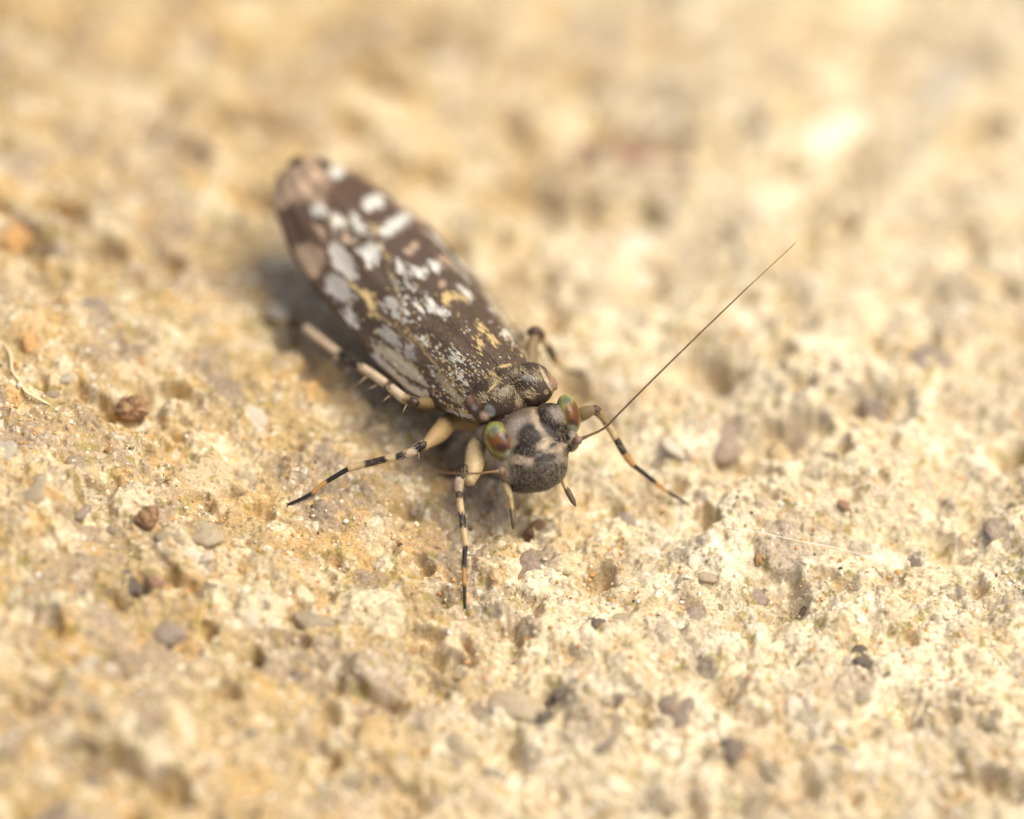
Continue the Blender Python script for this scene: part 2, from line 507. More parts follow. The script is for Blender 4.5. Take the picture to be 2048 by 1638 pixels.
# the rest of the 300 that show largest, spread over the slab
kinds = ['quartz'] * 10 + ['white'] * 7 + ['grey'] * 4 + ['ochre'] * 5 + ['dark'] * 1 + ['brown'] * 1
while n_grain < 300:
    x = rng.random() * 13 - 6.5; y = -3.4 + 13.2 * rng.random() ** 1.5
    q = np.array([x, y, float(height(np.array([x]), np.array([y]))[0])])
    k = kinds[rng.integers(len(kinds))]
    if k in ('ochre', 'brown') and x > 0 and rng.random() < .6: k = 'white'
    s = (.05 + .15 * rng.random() ** 2.2) * (1.25 if y > 3 else 1)
    if k in ('ochre', 'dark', 'brown'): s *= .55
    put_grain(q, s, k, .22 + .2 * rng.random()); n_grain += 1

def build_grit():
    """loose crumbs too small and too many to count"""
    n = 15000
    x = rng.random(n) * 13.4 - 6.7; y = -3.4 + 11 * rng.random(n) ** 1.5
    z = height(x, y)
    dens = fbm(x / .8, y / .8, 501, 3)
    keep = dens > .36
    x, y, z = x[keep], y[keep], z[keep]; n = len(x)
    s = .008 + .026 * rng.random(n) ** 2.5
    pal = np.array([(.78, .69, .53), (.70, .56, .37), (.60, .38, .15), (.45, .36, .26), (.12, .09, .06), (.55, .28, .09), (.84, .79, .68)])
    c = pal[rng.choice(7, n, p=[.2, .27, .2, .12, .04, .08, .09])] * (.85 + .3 * rng.random((n, 1)))
    bV, bF = ICO1
    V = bV[None] * (1 + .45 * (rng.random((n, len(bV), 1)) - .5)) * s[:, None, None] * (1 + .5 * (rng.random((n, 1, 3)) - .5))
    V = V + np.stack([x, y, z + s * .05], 1)[:, None]
    F = bF[None] + (np.arange(n) * len(bV))[:, None, None]
    me = mesh_np('fine_grit', V.reshape(-1, 3), F.reshape(-1, 3), np.repeat(c, len(bV), 0), smooth=False)
    link('fine_grit', me, MAT_GROUND, GROUND, kind='stuff')
build_grit()

# ------------------------------------------------------------------ the bark louse
HD = np.array([-.545, .76, 0]); LT = np.array([.838, .545, 0]); ZZ = np.array([0, 0, 1.0])
B0 = P(1015, 745, 0.12)                       # rear of the thorax, top of the back
foot0 = ground_at(930, 1216)
ROOT = bpy.data.objects.new('bark_louse', None); COL.objects.link(ROOT)
ROOT.empty_display_size = .5
ROOT['label'] = 'mottled dark brown and white winged bark louse standing on the sandy surface'
ROOT['category'] = 'insect'

DK = lin(84, 68, 55); DK2 = lin(46, 37, 31); WH = lin(210, 207, 194); YE = lin(198, 172, 116); GR = lin(172, 166, 154); TP = lin(158, 134, 110); OL = lin(150, 138, 116)

def c3(pts): return [(700 + x / 4.31, 480 + y / 4.31) for x, y in pts]
def c2(pts): return [(500 + x / 4.55, 280 + y / 4.55) for x, y in pts]

PATCH = [  # (polygon in photograph pixels, colour, edge softness px, breakup)
 (c3([(90,80),(180,60),(230,100),(180,190),(150,240),(120,170)]), WH, 2, .4),
 (c3([(400,170),(440,180),(470,270),(440,310),(410,260)]), WH, 2, .4),
 (c3([(550,260),(630,230),(690,290),(600,330),(560,310)]), WH, 1.5, .45),
 (c3([(675,190),(740,170),(800,240),(740,275),(690,230)]), WH, 1.5, .45),
 (c3([(940,390),(990,400),(1060,490),(1020,520),(960,460)]), WH, 2, .4),
 (c3([(1195,550),(1240,560),(1280,630),(1230,650),(1200,590)]), GR, 3, .4),
 (c3([(1290,680),(1330,690),(1380,760),(1340,760)]), TP, 3, .5),
 (c3([(800,120),(850,140),(1010,290),(1060,350),(980,330),(890,240)]), OL, 6, .4),
 (c3([(960,270),(1040,260),(1080,330),(1000,340)]), GR, 4, .4),
 (c3([(640,480),(690,470),(720,520),(760,570),(850,590),(855,640),(760,650),(680,610)]), WH, 2, .5),
 (c3([(290,560),(340,485),(380,490),(430,580),(430,700),(390,660),(345,590),(300,640)]), GR * 1.1, 2, .4),
 (c3([(580,550),(630,580),(655,635),(610,620)]), WH, 2, .5),
 (c3([(455,560),(500,590),(500,650),(455,630)]), WH, 2, .5),
 (c3([(1300,800),(1360,780),(1410,840),(1340,870)]), WH * .95, 2, .5),
 (c3([(800,470),(870,450),(960,465),(1010,500),(990,525),(910,505),(855,520),(850,580),(815,545)]), YE, 2, .5),
 (c3([(1085,710),(1120,700),(1165,770),(1140,800),(1100,755)]), YE, 1.5, .5),
 (c3([(1165,790),(1210,795),(1285,880),(1240,905),(1185,845)]), YE, 1.5, .5),
 (c3([(1065,855),(1110,845),(1155,910),(1110,985),(1080,965),(1105,910)]), YE, 1.5, .5),
 (c3([(20,390),(100,410),(195,445),(205,580),(160,570),(120,480),(40,450)]), YE * .85, 2, .5),
 (c3([(130,625),(230,615),(270,660),(160,670)]), YE * .85, 2, .5),
 (c3([(220,745),(300,735),(400,805),(445,920),(400,955),(320,880),(240,800)]), GR, 2, .3),
 (c3([(150,950),(250,990),(400,1130),(520,1240),(700,1340),(690,1400),(560,1360),(400,1240),(250,1090)]), GR * 1.6, 2, .25),
 (c3([(170,860),(300,910),(480,1030),(620,1165),(690,1270),(540,1215),(400,1100),(250,985)]), OL * 1.4, 2, .4),
 (c3([(465,895),(560,915),(575,1040),(500,1035),(450,950)]), GR * .85, 3, .5),
 (c3([(0,560),(40,620),(55,740),(0,770),(-60,650)]), GR * 1.2, 3, .3),
 (c3([(660,1090),(760,1130),(900,1290),(1000,1390),(960,1420),(820,1300),(700,1180)]), OL, 2, .9),
 (c3([(830,1450),(960,1480),(1080,1545),(980,1540),(880,1500)]), GR * 1.1, 2, .6),
 (c3([(930,1440),(1060,1530),(900,1460)]), YE * .7, 2, .6),
 (c3([(850,955),(950,955),(965,1055),(890,1055)]), WH, 1, .9),
 (c3([(915,1105),(960,1140),(1015,1250),(985,1280),(940,1180)]), WH, 1, .7),
 (c3([(570,830),(640,820),(660,900),(600,890)]), WH, 1, .9),
 (c3([(1150,1150),(1280,1130),(1290,1200),(1200,1230)]), YE * .8, 1, 1.),
 (c2([(1030,580),(1150,470),(1235,500),(1215,575),(1100,660),(1035,640)]), WH, 3, .2),
 (c2([(1185,810),(1300,730),(1420,650),(1490,690),(1400,785),(1280,860),(1185,895)]), WH, 3, .2),
 (c2([(730,690),(800,660),(890,730),(860,800),(780,775)]), WH * .92, 4, .3),
 (c2([(925,655),(985,655),(1040,830),(980,850),(940,760)]), WH * .92, 4, .3),
 (c2([(985,1000),(1130,935),(1190,1000),(1105,1135),(1070,1170),(1035,1090)]), WH * .92, 3, .3),
 (c2([(715,945),(800,920),(900,1050),(980,1200),(955,1280),(860,1240),(750,1130)]), GR * 1.1, 3, .2),
 (c2([(685,1280),(760,1210),(880,1320),(970,1440),(920,1490),(760,1440),(675,1370)]), GR * 1.15, 3, .2),
 (c2([(550,620),(640,570),(700,650),(640,710),(570,690)]), WH * .85, 5, .2),
 (c2([(580,790),(640,770),(690,830),(650,890)]), TP * 1.1, 5, .2),
 (c2([(390,1000),(520,930),(640,990),(690,1100),(600,1210),(540,1280),(440,1150)]), TP * 1.05, 5, .3),
 (c2([(1090,770),(1150,770),(1180,850),(1120,830)]), YE * .85, 3, .4),
 (c2([(1190,930),(1240,1010),(1270,1090),(1220,1060)]), YE * .8, 3, .5),
 (c2([(920,1330),(1110,1370),(1140,1510),(1070,1460)]), YE * .85, 3, .4),
 (c2([(1540,760),(1640,790),(1680,860),(1580,840)]), TP * 1.1, 5, .3),
 (c2([(1710,1040),(1800,1060),(1815,1120),(1740,1110)]), TP * 1.1, 5, .3),
]
def disc(cx, cy, r, n=10): return [(cx + r * math.cos(k * 6.283 / n), cy + r * math.sin(k * 6.283 / n)) for k in range(n)]
TAIL = [((600,320), 65, TP * 1.35), ((790,285), 70, WH * .85), ((490,440), 75, TP * 1.25), ((280,545), 85, TP * 1.2), ((870,905), 42, TP * 1.1),
        ((1500,960), 42, TP), ((1455,1010), 42, TP), ((1750,1310), 38, TP), ((205,320), 85, DK2), ((400,165), 80, DK2), ((690,195), 66, DK2), ((560,160), 40, TP * 1.3)]
TAILBASE = c2([(100,250),(420,60),(860,180),(730,400),(700,650),(420,560),(180,640)])
FLECK = [  # polygon, density, share of white
 (c3([(570,810),(760,820),(810,930),(1000,940),(1110,1010),(1160,1200),(1000,1270),(850,1100),(650,950)]), .42, .55),
 (c3([(660,1080),(900,1110),(1020,1350),(960,1410),(760,1230)]), .55, .35),
 (c3([(1290,740),(1400,790),(1620,1000),(1490,1020),(1340,880)]), .42, .35),
 (c3([(330,280),(490,300),(620,500),(600,760),(460,740),(410,480)]), .33, .8),
 (c3([(870,620),(1100,650),(1130,820),(900,780)]), .08, .1),
 (c3([(700,1260),(860,1300),(1060,1520),(960,1520),(760,1400)]), .45, .5),
 (c3([(0,0),(2000,0),(2000,1600),(0,1600)]), .025, .4),
 (c2([(700,650),(1100,760),(1180,930),(960,960),(760,900)]), .35, .6),
 (c2([(1300,1050),(1500,1150),(1600,1500),(1400,1600),(1300,1300)]), .25, .7),
]
VEIN = [c3([(250,70),(330,190),(360,310),(390,430),(440,520),(470,700),(540,830),(620,930),(760,1100),(870,1230),(1000,1350)]),
        c3([(0,360),(120,500),(260,660),(420,760),(540,900)]),
        c2([(700,900),(760,1130),(900,1280),(1000,1400)]), c3([(150,900),(330,930),(560,1090),(690,1270)]),
        c2([(700,650),(720,780),(800,900)]), c2([(1090,780),(1180,930),(1280,1180),(1350,1380)])]

def poly_dist(px, py, poly):
    """signed distance in px, negative inside"""
    n = len(poly); best = np.full(px.shape, 1e9); ins = np.zeros(px.shape, bool)
    for i in range(n):
        x0, y0 = poly[i]; x1, y1 = poly[(i + 1) % n]
        dx, dy = x1 - x0, y1 - y0
        t = np.clip(((px - x0) * dx + (py - y0) * dy) / (dx * dx + dy * dy + 1e-9), 0, 1)
        best = np.minimum(best, np.hypot(px - x0 - t * dx, py - y0 - t * dy))
        c = ((y0 > py) != (y1 > py)) & (px < (x1 - x0) * (py - y0) / (y1 - y0 + 1e-12) + x0)
        ins ^= c
    return np.where(ins, -best, best)

def line_dist(px, py, line):
    best = np.full(px.shape, 1e9)
    for (x0, y0), (x1, y1) in zip(line[:-1], line[1:]):
        dx, dy = x1 - x0, y1 - y0
        t = np.clip(((px - x0) * dx + (py - y0) * dy) / (dx * dx + dy * dy + 1e-9), 0, 1)
        best = np.minimum(best, np.hypot(px - x0 - t * dx, py - y0 - t * dy))
    return best

S_K = [-.12, 0, 1, 1.5, 2, 3, 3.6, 4, 4.3, 4.5, 4.62, 4.68]
L_K = [.42, .53, .77, .82, .85, .85, .75, .63, .54, .42, .28, .08]
Z_K = [.50, .60, .66, .64, .52, .40, .37, .33, .28, .20, .12, .04]
A_K = [0, .25, .5, .7, .85, .95, 1.0]
AL_K = [0, .25, .5, .72, .88, .97, 1.0]
AZ_K = [0, .06, .20, .42, .66, .86, 1.0]

def smooth_interp(x, xk, yk):
    f = np.linspace(xk[0], xk[-1], 400); g = np.interp(f, xk, yk)
    k = np.hanning(25); k /= k.sum()
    gp = np.convolve(np.pad(g, 12, 'edge'), k, 'valid')
    gp[0] = g[0]; gp[-1] = g[-1]
    return np.interp(x, f, gp)

def wing_xyz(side, s, a):
    lm = smooth_interp(s, S_K, L_K); zm = smooth_interp(s, S_K, Z_K)
    lm = np.where(s > 4.45, np.interp(s, S_K, L_K), lm)
    l = lm * np.interp(a, A_K, AL_K)
    dz = zm * smooth_interp(a, A_K, AZ_K) + .05 * s
    # veins stand a little proud, cells sag between them
    rip = .012 * np.sin(a * 21 + .6 * np.sin(s * 2.2)) * sstep(.1, .8, s) + .010 * np.sin(s * 7 + a * 5) * sstep(.3, 1, s)
    dz = dz - rip
    mid = np.where(side > 0, .025, .0)               # one wing lies slightly over the other at the midline
    lat = side * l - side * .012 * (1 - a) ** 4
    zz = -dz + np.where(side > 0, .003 * (1 - a) ** 3, 0)
    V = B0 + s[:, None] * HD + lat[:, None] * LT + zz[:, None] * ZZ
    return V

def wing_colors(s, a, px, py, seed):
    n = len(s)
    C = np.tile(DK, (n, 1))
    tone = fbm(s / .5, a / .25, seed + 1, 3)
    C *= (.80 + .45 * tone)[:, None]
    # reddish brown towards the tip
    C = C * (1 + sstep(2.2, 4, s)[:, None] * np.array([.16, .06, .0]))
    wob = fbm(s / .06, a / .035, seed + 2, 2) - .5
    rows = fbm(s / .09, a / .018, seed + 3, 2) - .5             # scale rows run along the wing
    qx = px + 9 * (fbm(s / .12, a / .08, seed + 5, 2) - .5); qy = py + 9 * (fbm(s / .12, a / .08, seed + 6, 2) - .5)
    jr = hsh(np.floor(a / .013), np.floor(s / .35), seed + 31) - .5
    qx = qx + 13 * jr; qy = qy + 13 * jr
    def lay(m, col):
        nonlocal C
        C = C + (np.asarray(col) * (.9 + .25 * (rows + .5))[:, None] - C) * m[:, None]
    lay(sstep(4, -8, poly_dist(qx, qy, TAILBASE)), TP * .85)
    for v in VEIN:
        d = line_dist(qx, qy, v)
        lay(sstep(4.2, 1.2, d + 9 * np.abs(wob) + 12 * np.maximum(0, fbm(s / .25, a / .3, seed + 21, 2) - .5)) * .75, YE * .7)
    for poly, col, soft, br in PATCH:
        d = poly_dist(qx, qy, poly) + br * 16 * rows + 5 * wob
        lay(sstep(soft * .6, -soft * .6, d), col)
    for (c, r, col) in TAIL:
        d = poly_dist(px, py, c2(disc(*c, r)))
        lay(sstep(3, -3, d), col)
    # single scales
    cs, ca = .060, .024
    row = np.floor(a / ca)
    sc = s / cs + hsh(row, row * 0, seed + 9) * 1.0
    col_i = np.floor(sc)
    fs = np.abs(sc - col_i - .5) * 2; fa = np.abs(a / ca - row - .5) * 2
    hv = hsh(col_i, row, seed + 10); hw = hsh(col_i, row, seed + 11)
    ln = .5 + .5 * hsh(col_i, row, seed + 12)
    shape = sstep(1.0, .8, np.maximum(fs / ln, fa / .85))
    dens = np.zeros(n); wsh = np.zeros(n)
    for poly, de, w in FLECK:
        m = poly_dist(px + 12 * wob, py + 12 * wob, poly) < 0
        up = m & (de > dens)
        dens[up] = de; wsh[up] = w
    on = shape * (hv < dens)
    lay(on * (hw < wsh) * .92, WH)
    lay(on * (hw >= wsh) * .9, YE)
    # margin: alternating dark and pale beads round the tip
    edge = sstep(.955, .985, a) * sstep(2.5, 3.2, s)
    lay(edge * .7, DK2)
    return C

def build_wings():
    ns, na = 400, 150
    # denser in s toward the focus end
    s1 = np.linspace(-.12, 4.68, ns); a1 = np.linspace(0, 1, na)
    S, A = np.meshgrid(s1, a1, indexing='ij'); s = S.ravel(); a = A.ravel()
    idx = np.arange(ns * na).reshape(ns, na)
    Fq = np.stack([idx[:-1, :-1].ravel(), idx[1:, :-1].ravel(), idx[1:, 1:].ravel(), idx[:-1, 1:].ravel()], 1)
    cols = {}
    for side in (-1, 1):
        V = wing_xyz(side, s, a)
        px, py = proj(V)
        cols[side] = (V, wing_colors(s, a, px, py, 700))
    # the far flank of the other wing repeats the near flank
    VL, CL = cols[-1]; VR, CR = cols[1]
    w = sstep(.72, .85, a)[:, None]
    CR = CR * (1 - w) + CL * w
    outs = []
    for side, V, C in ((-1, VL, CL), (1, VR, CR)):
        # give the membrane a thickness: top sheet plus a lower sheet
        dn = np.array([0, 0, -.012])
        V2 = np.concatenate([V, V + dn + LT * (-side) * .010])
        nt = len(V)
        ring = np.concatenate([idx[0, :], idx[1:, -1], idx[-1, -2::-1], idx[-2:0:-1, 0]])
        r2 = np.roll(ring, -1)
        Fs = np.stack([ring, ring + nt, r2 + nt, r2], 1)
        F = Fq if side > 0 else Fq[:, ::-1]
        F = np.concatenate([F, F[:, ::-1] + nt, Fs])
        me = mesh_np('forewing', V2, F, np.concatenate([C, C * .8]))
        bm = bmesh.new(); bm.from_mesh(me); bmesh.ops.recalc_face_normals(bm, faces=bm.faces); bm.to_mesh(me); bm.free()
        outs.append(link('forewing', me, MAT_WING, ROOT))
    return outs
WINGS = build_wings()

# ---- bodies grown from joined ellipsoids
def remeshed(parts, voxel, smooth=8):
    V = []; F = []; o = 0
    bV, bF = ICO3
    for c, ax, r in parts:
        v = np.asarray(c) + (bV * np.asarray(r)) @ np.asarray(ax)
        V.append(v); F.append(bF + o); o += len(v)
    me = mesh_np('tmp', np.concatenate(V), np.concatenate(F))
    ob = bpy.data.objects.new('tmp', me); COL.objects.link(ob)
    m = ob.modifiers.new('r', 'REMESH'); m.mode = 'VOXEL'; m.voxel_size = voxel; m.use_smooth_shade = True
    if smooth:
        m2 = ob.modifiers.new('s', 'SMOOTH'); m2.iterations = smooth; m2.factor = .5
    dg = bpy.context.evaluated_depsgraph_get()
    out = bpy.data.meshes.new_from_object(ob.evaluated_get(dg))
    bpy.data.objects.remove(ob); bpy.data.meshes.remove(me)
    out.polygons.foreach_set('use_smooth', np.ones(len(out.polygons), bool))
    return out

def unit(v): v = np.asarray(v, float); return v / np.linalg.norm(v)
BODYAX = np.array([LT, HD, ZZ])

def blot(C, px, py, items, off, sc):
    for (x, y, rx, ry, rot, col, soft) in items:
        ca, sa = math.cos(math.radians(rot)), math.sin(math.radians(rot))
        dx = px - (off[0] + x / sc); dy = py - (off[1] + y / sc)
        u = (dx * ca + dy * sa) / (rx / sc); v = (dy * ca - dx * sa) / (ry / sc)
        m = sstep(1 + soft, 1 - soft, np.hypot(u, v))
        C += (np.asarray(col) - C) * m[:, None]
    return C

# body: thorax lobes, scutellum, pleura and the abdomen under the wings
def build_body():
    B = lambda px, py, d: P(px, py, d)
    parts = [(B(990, 792, .30), BODYAX, (.27, .30, .26)), (B(1064, 768, .34), BODYAX, (.25, .30, .26)),
             (B(1030, 803, .42), BODYAX, (.34, .22, .24)),
             (B(1012, 748, .22), BODYAX, (.15, .20, .10)),
             (B(1026, 815, .55), BODYAX, (.42, .34, .34)),
             (B0 + HD * .30 - ZZ * .55, BODYAX, (.42, .60, .42)),
             (B0 + HD * 1.2 - ZZ * .75, BODYAX, (.44, .95, .40)),
             (B0 + HD * 2.2 - ZZ * .92, BODYAX, (.36, .90, .32)),
             (B0 + HD * 3.0 - ZZ * .98, BODYAX, (.22, .55, .20)),
             (B0 - HD * .25 - ZZ * .75, BODYAX, (.36, .40, .36)),
             # wing hinges
             (B(948, 802, .30), BODYAX, (.09, .12, .09)), (B(969, 832, .22), BODYAX, (.085, .085, .085)), (B(956, 822, .28), BODYAX, (.09, .09, .08)), (B(983, 826, .2), BODYAX, (.08, .07, .06)),
             (B(1100, 764, .42), BODYAX, (.07, .14, .10))]
    me = remeshed(parts, .016, 7)
    V, N = verts_normals(me)
    px, py = proj(V)
    C = np.tile(lin(72, 58, 47), (len(V), 1))
    low = sstep(.35, .75, (B0[2] - V[:, 2]))
    C += (lin(168, 138, 100) - C) * (low * .9)[:, None]
    blue = lin(138, 140, 138); tan = lin(176, 150, 112); pk = lin(150, 126, 108)
    C = blot(C, px, py, [(560, 330, 45, 62, 25, blue * .7, .4), (770, 240, 70, 28, 8, blue * .75, .4), (430, 520, 55, 40, 50, blue, .3), (385, 565, 45, 45, 0, pk, .4),
                         (290, 440, 80, 60, 40, lin(140, 110, 88), .5), (300, 495, 26, 22, 0, blue, .4),
                         (690, 420, 34, 70, 12, tan * .7, .5), (780, 385, 50, 34, 50, tan * .7, .5),
                         (915, 250, 14, 110, -28, lin(200, 172, 140), .5), (958, 290, 22, 36, -20, blue * .8, .5), (470, 300, 80, 10, -48, YE, .4), (560, 135, 60, 14, -10, YE, .4), (975, 260, 30, 90, -20, lin(150, 116, 90), .4), (915, 362, 17, 20, 0, tan, .3), (915, 362, 8, 11, 0, DK2, .2)],
             (880, 700), 4.31)
    C *= (.85 + .3 * fbm(px / 3, py / 3, 77, 2))[:, None]
    set_col(me, C)
    o = link('body', me, MAT_CUT, ROOT)
    return o, me
BODY, BODY_ME = build_body()

# head
E1 = unit(.915 * RT + .31 * UP + .25 * FW)
E2 = unit(UP * .95 - RT * .30 + FW * .10); E2 = unit(E2 - E1 * (E2 @ E1))
E3 = unit(np.cross(E1, E2))
if E3 @ FW > 0: E3 = -E3
HAX = np.array([E1, E2, E3])
def build_head():
    parts = [(P(1058, 876, .36), HAX, (.50, .38, .36)),
             (P(1040, 864, .18), HAX, (.24, .22, .17)), (P(1102, 840, .22), HAX, (.20, .21, .17)),
             (P(1072, 880, .18), HAX, (.36, .30, .20)),
             (P(1076, 915, .20), HAX, (.38, .28, .27)),
             (P(1080, 940, .15), HAX, (.345, .24, .29)),
             (P(1018, 940, .26), HAX, (.14, .19, .19)), (P(1036, 955, .26), HAX, (.16, .16, .18)), (P(1140, 880, .28), HAX, (.11, .14, .16)),
             (P(1060, 962, .28), HAX, (.26, .13, .20)),
             (P(968, 868, .42), HAX, (.10, .14, .14))]
    me = remeshed(parts, .014, 14)
    V, N = verts_normals(me); px, py = proj(V)
    base = lin(136, 120, 102); dk = lin(42, 34, 28); lt = lin(176, 156, 130)
    C = np.tile(base, (len(V), 1))
    wx = 7 * (fbm(px / 9, py / 9, 81, 2) - .5); wy = 7 * (fbm(px / 9, py / 9, 82, 2) - .5)
    C = blot(C, px + wx, py + wy, [
        (990, 440, 130, 60, -25, dk * 1.6, .5), (620, 580, 150, 60, -20, lin(98, 86, 74), .6),
        (690, 670, 110, 95, 0, lin(132, 120, 108), .5), (990, 560, 80, 70, 0, lin(126, 116, 106), .5),
        (775, 765, 105, 140, -15, dk, .25), (740, 860, 110, 75, 0, dk, .25), (850, 860, 40, 40, 0, dk, .3),
        (910, 600, 60, 120, -25, dk * 1.2, .35), (1010, 690, 105, 80, 15, dk, .3), (1050, 760, 75, 50, 10, dk, .3), (975, 825, 32, 30, 0, dk, .3),
        (830, 600, 28, 110, -18, lt * .85, .5), (900, 810, 70, 40, -35, lt, .5), (700, 960, 130, 42, 5, lt, .45), (1040, 850, 110, 34, -25, lt * .9, .5),
        (905, 940, 105, 48, -15, dk * 1.1, .3), (1110, 870, 40, 60, 20, dk, .35), (680, 1035, 65, 48, 10, dk, .3),
        (880, 1095, 265, 120, -14, dk * .9, .2), (590, 1090, 55, 70, 0, lt * .9, .4), (660, 1190, 60, 40, 0, dk, .4), (480, 960, 50, 80, -20, lin(178, 164, 150), .5)],
        (880, 700), 4.31)
    C *= (.85 + .3 * fbm(px / 2.5, py / 2.5, 83, 2))[:, None]
    set_col(me, C)
    return link('head', me, MAT_CUT, ROOT), me
HEAD, HEAD_ME = build_head()

def build_eye(p0, p1, d, minor, deep, items):
    a = P(*p0, d); b = P(*p1, d)
    c = (a + b) / 2; mj = unit(b - a); h = np.linalg.norm(b - a) / 2
    out = unit(np.cross(mj, FW)); dp = unit(np.cross(mj, out))
    bV, bF = ICO4
    q = np.sign(bV) * np.abs(bV) ** .95
    V = c + (q * np.array([h, minor, deep])) @ np.array([mj, out, dp])
    px, py = proj(V)
    C = np.tile(lin(150, 150, 88), (len(V), 1))
    C = blot(C, px, py, items, (880, 700), 4.31)
    C *= (.8 + .4 * hsh(np.floor(px / 1.1), np.floor(py / 1.1), 5))[:, None]
    me = mesh_np('compound_eye', V, bF, C)
    return link('compound_eye', me, MAT_EYE, HEAD)
br = lin(104, 62, 12); bk = lin(44, 26, 12); gy = lin(96, 104, 84); pl = lin(146, 150, 122); gn = lin(140, 140, 78)
build_eye((979, 845), (1020, 919), .19, .175, .22,
    [(490, 780, 125, 175, -22, br * .9, .12), (492, 770, 105, 160, -22, gn, .2), (470, 690, 40, 40, 0, gy, .6), (540, 790, 85, 95, -15, br, .25), (450, 800, 30, 90, -30, br, .5), (556, 748, 34, 32, 0, bk, .4), (540, 850, 60, 40, 10, bk * 1.5, .7), (600, 905, 50, 40, -30, pl, .5)])
build_eye((1127, 789), (1147, 868), .34, .135, .22,
    [(1110, 560, 90, 180, -14, gn, .3), (1090, 435, 36, 30, 0, gy, .5), (1140, 560, 58, 110, -14, br, .25), (1150, 640, 45, 50, 0, bk * 1.8, .5), (1130, 690, 45, 40, 0, pl, .5), (1180, 520, 22, 110, -10, br * .8, .5)])

# ocelli and antennae
def leaf_tube(name, pts, rad, cols, parent, mat=MAT_LEG, sides=10, dens=6):
    V, F, C = tube(pts, rad, cols, sides, dens)
    return link(name, mesh_np(name, V, F, C), mat, parent)

TAN = lin(162, 136, 94); CRM = lin(194, 170, 126); BLK = lin(38, 33, 29); BRN = lin(80, 60, 44); PALE = lin(206, 184, 150); ORG = lin(184, 138, 76)
# antenna that stands up in the plane of focus
def antenna(pts, r0, r1, tipcol):
    n = len(pts)
    rad = [.045, .056, .022] + list(np.linspace(r0, r1, n - 3))
    V, F, C = tube(pts, rad, [(0, lin(130, 108, 90)), (.045, lin(128, 98, 62)), (.10, lin(92, 72, 52)), (.5, lin(96, 76, 56)), (.8, tipcol)], 8, 8)
    o = link('antenna', mesh_np('antenna', V, F, C), MAT_LEG, HEAD)
    return o
A_PTS = [P(1148, 884, .16), P(1157, 880, .10), P(1166, 876, .08), P(1180, 870, .04), P(1210, 855, 0), P(1240, 825, 0), P(1320, 745, 0), P(1440, 628, .0), P(1520, 552, .05), P(1591, 486, .1)]
antenna(A_PTS, .016, .0055, lin(150, 124, 88))
B_PTS = [P(1012, 940, .16), P(1002, 942, .10), P(993, 943, .07), P(980, 944, .0), P(950, 947, -.15), P(900, 946, -.45), P(800, 936, -1.05), P(700, 926, -1.6), P(600, 920, -2.1), P(540, 914, -2.4)]
antenna(B_PTS, .014, .006, lin(120, 96, 66))

# palps
leaf_tube('palp', [P(1012, 955, .32), P(1014, 972, .2), P(1020, 992, .12), P(1022, 1005, .10), P(1024, 1022, .08), P(1027, 1043, .06), P(1026, 1058, .06)],
          [.035, .045, .038, .030, .034, .036, .012], [(0, CRM), (.45, TAN), (.66, lin(96, 80, 60))], HEAD)
leaf_tube('palp', [P(1120, 945, .4), P(1126, 958, .32), P(1131, 972, .28), P(1137, 985, .28), P(1145, 1000, .28), P(1151, 1012, .28)],
          [.035, .040, .034, .036, .034, .012], [(0, CRM), (.5, lin(96, 82, 62))], HEAD)

# ---- legs: femur is the leg's own mesh, tibia and tarsus hang on it
def spines(base, D, L, r=.008):
    base = np.asarray(base); n = len(base)
    rr = np.random.default_rng(n)
    D = np.asarray(D)
    N = np.tile(-FW, (n, 1))
    return hairs(base, D, N, L, np.full(n, r), np.tile(lin(214, 178, 124), (n, 1)), rr, .1)

def leg(fem, fr, fcol, tib, tr, tcol, tar, ar, acol, spn=()):
    V, F, C = tube(fem, fr, fcol, 14, 8)
    L = link('leg', mesh_np('leg', V, F, C), MAT_LEG, ROOT)
    parts = [tube(tib, tr, tcol, 12, 10)]
    rg = np.random.default_rng(int(tib[0][0] * 1000) % 999 + 3)
    # fine pubescence along the tibia
    t = rg.random(220) * (len(tib) - 1.001); k = t.astype(int); f = (t - k)[:, None]
    T = np.array(tib); base = T[k] * (1 - f) + T[k + 1] * f
    dr = unit(T[-1] - T[0]); nn = rg.normal(size=(220, 3)); nn -= (nn @ dr)[:, None] * dr; nn /= np.linalg.norm(nn, axis=1)[:, None]
    rad = np.interp(t, np.arange(len(tr)), tr)
    parts.append(hairs(base + nn * rad[:, None] * .9, dr + nn * .55, nn, np.full(220, .05), np.full(220, .0028), np.tile(lin(190, 165, 128), (220, 1)), rg))
    if spn:
        parts.append(spines([s[0] for s in spn], [s[1] - s[0] for s in spn], np.array([np.linalg.norm(s[1] - s[0]) for s in spn])))
    V, F, C = merge(parts)
    link('tibia', mesh_np('tibia', V, F, C), MAT_LEG, L)
    end = np.asarray(tar[-1]); dr = unit(end - np.asarray(tar[-2]))
    sd = unit(np.cross(dr, ZZ))
    parts = [tube(tar, ar, acol, 10, 10)]
    for sg in (-1, 1):
        parts.append(tube([end - dr * .01, end + dr * .03 + sg * sd * .02, end + dr * .03 + sg * sd * .03 - ZZ * .02], [.008, .006, .002], [(0, BLK)], 6, 4))
    V, F, C = merge(parts)
    link('tarsus', mesh_np('tarsus', V, F, C), MAT_LEG, L)
    return L

def gz(px, py):
    return ground_at(px, py)
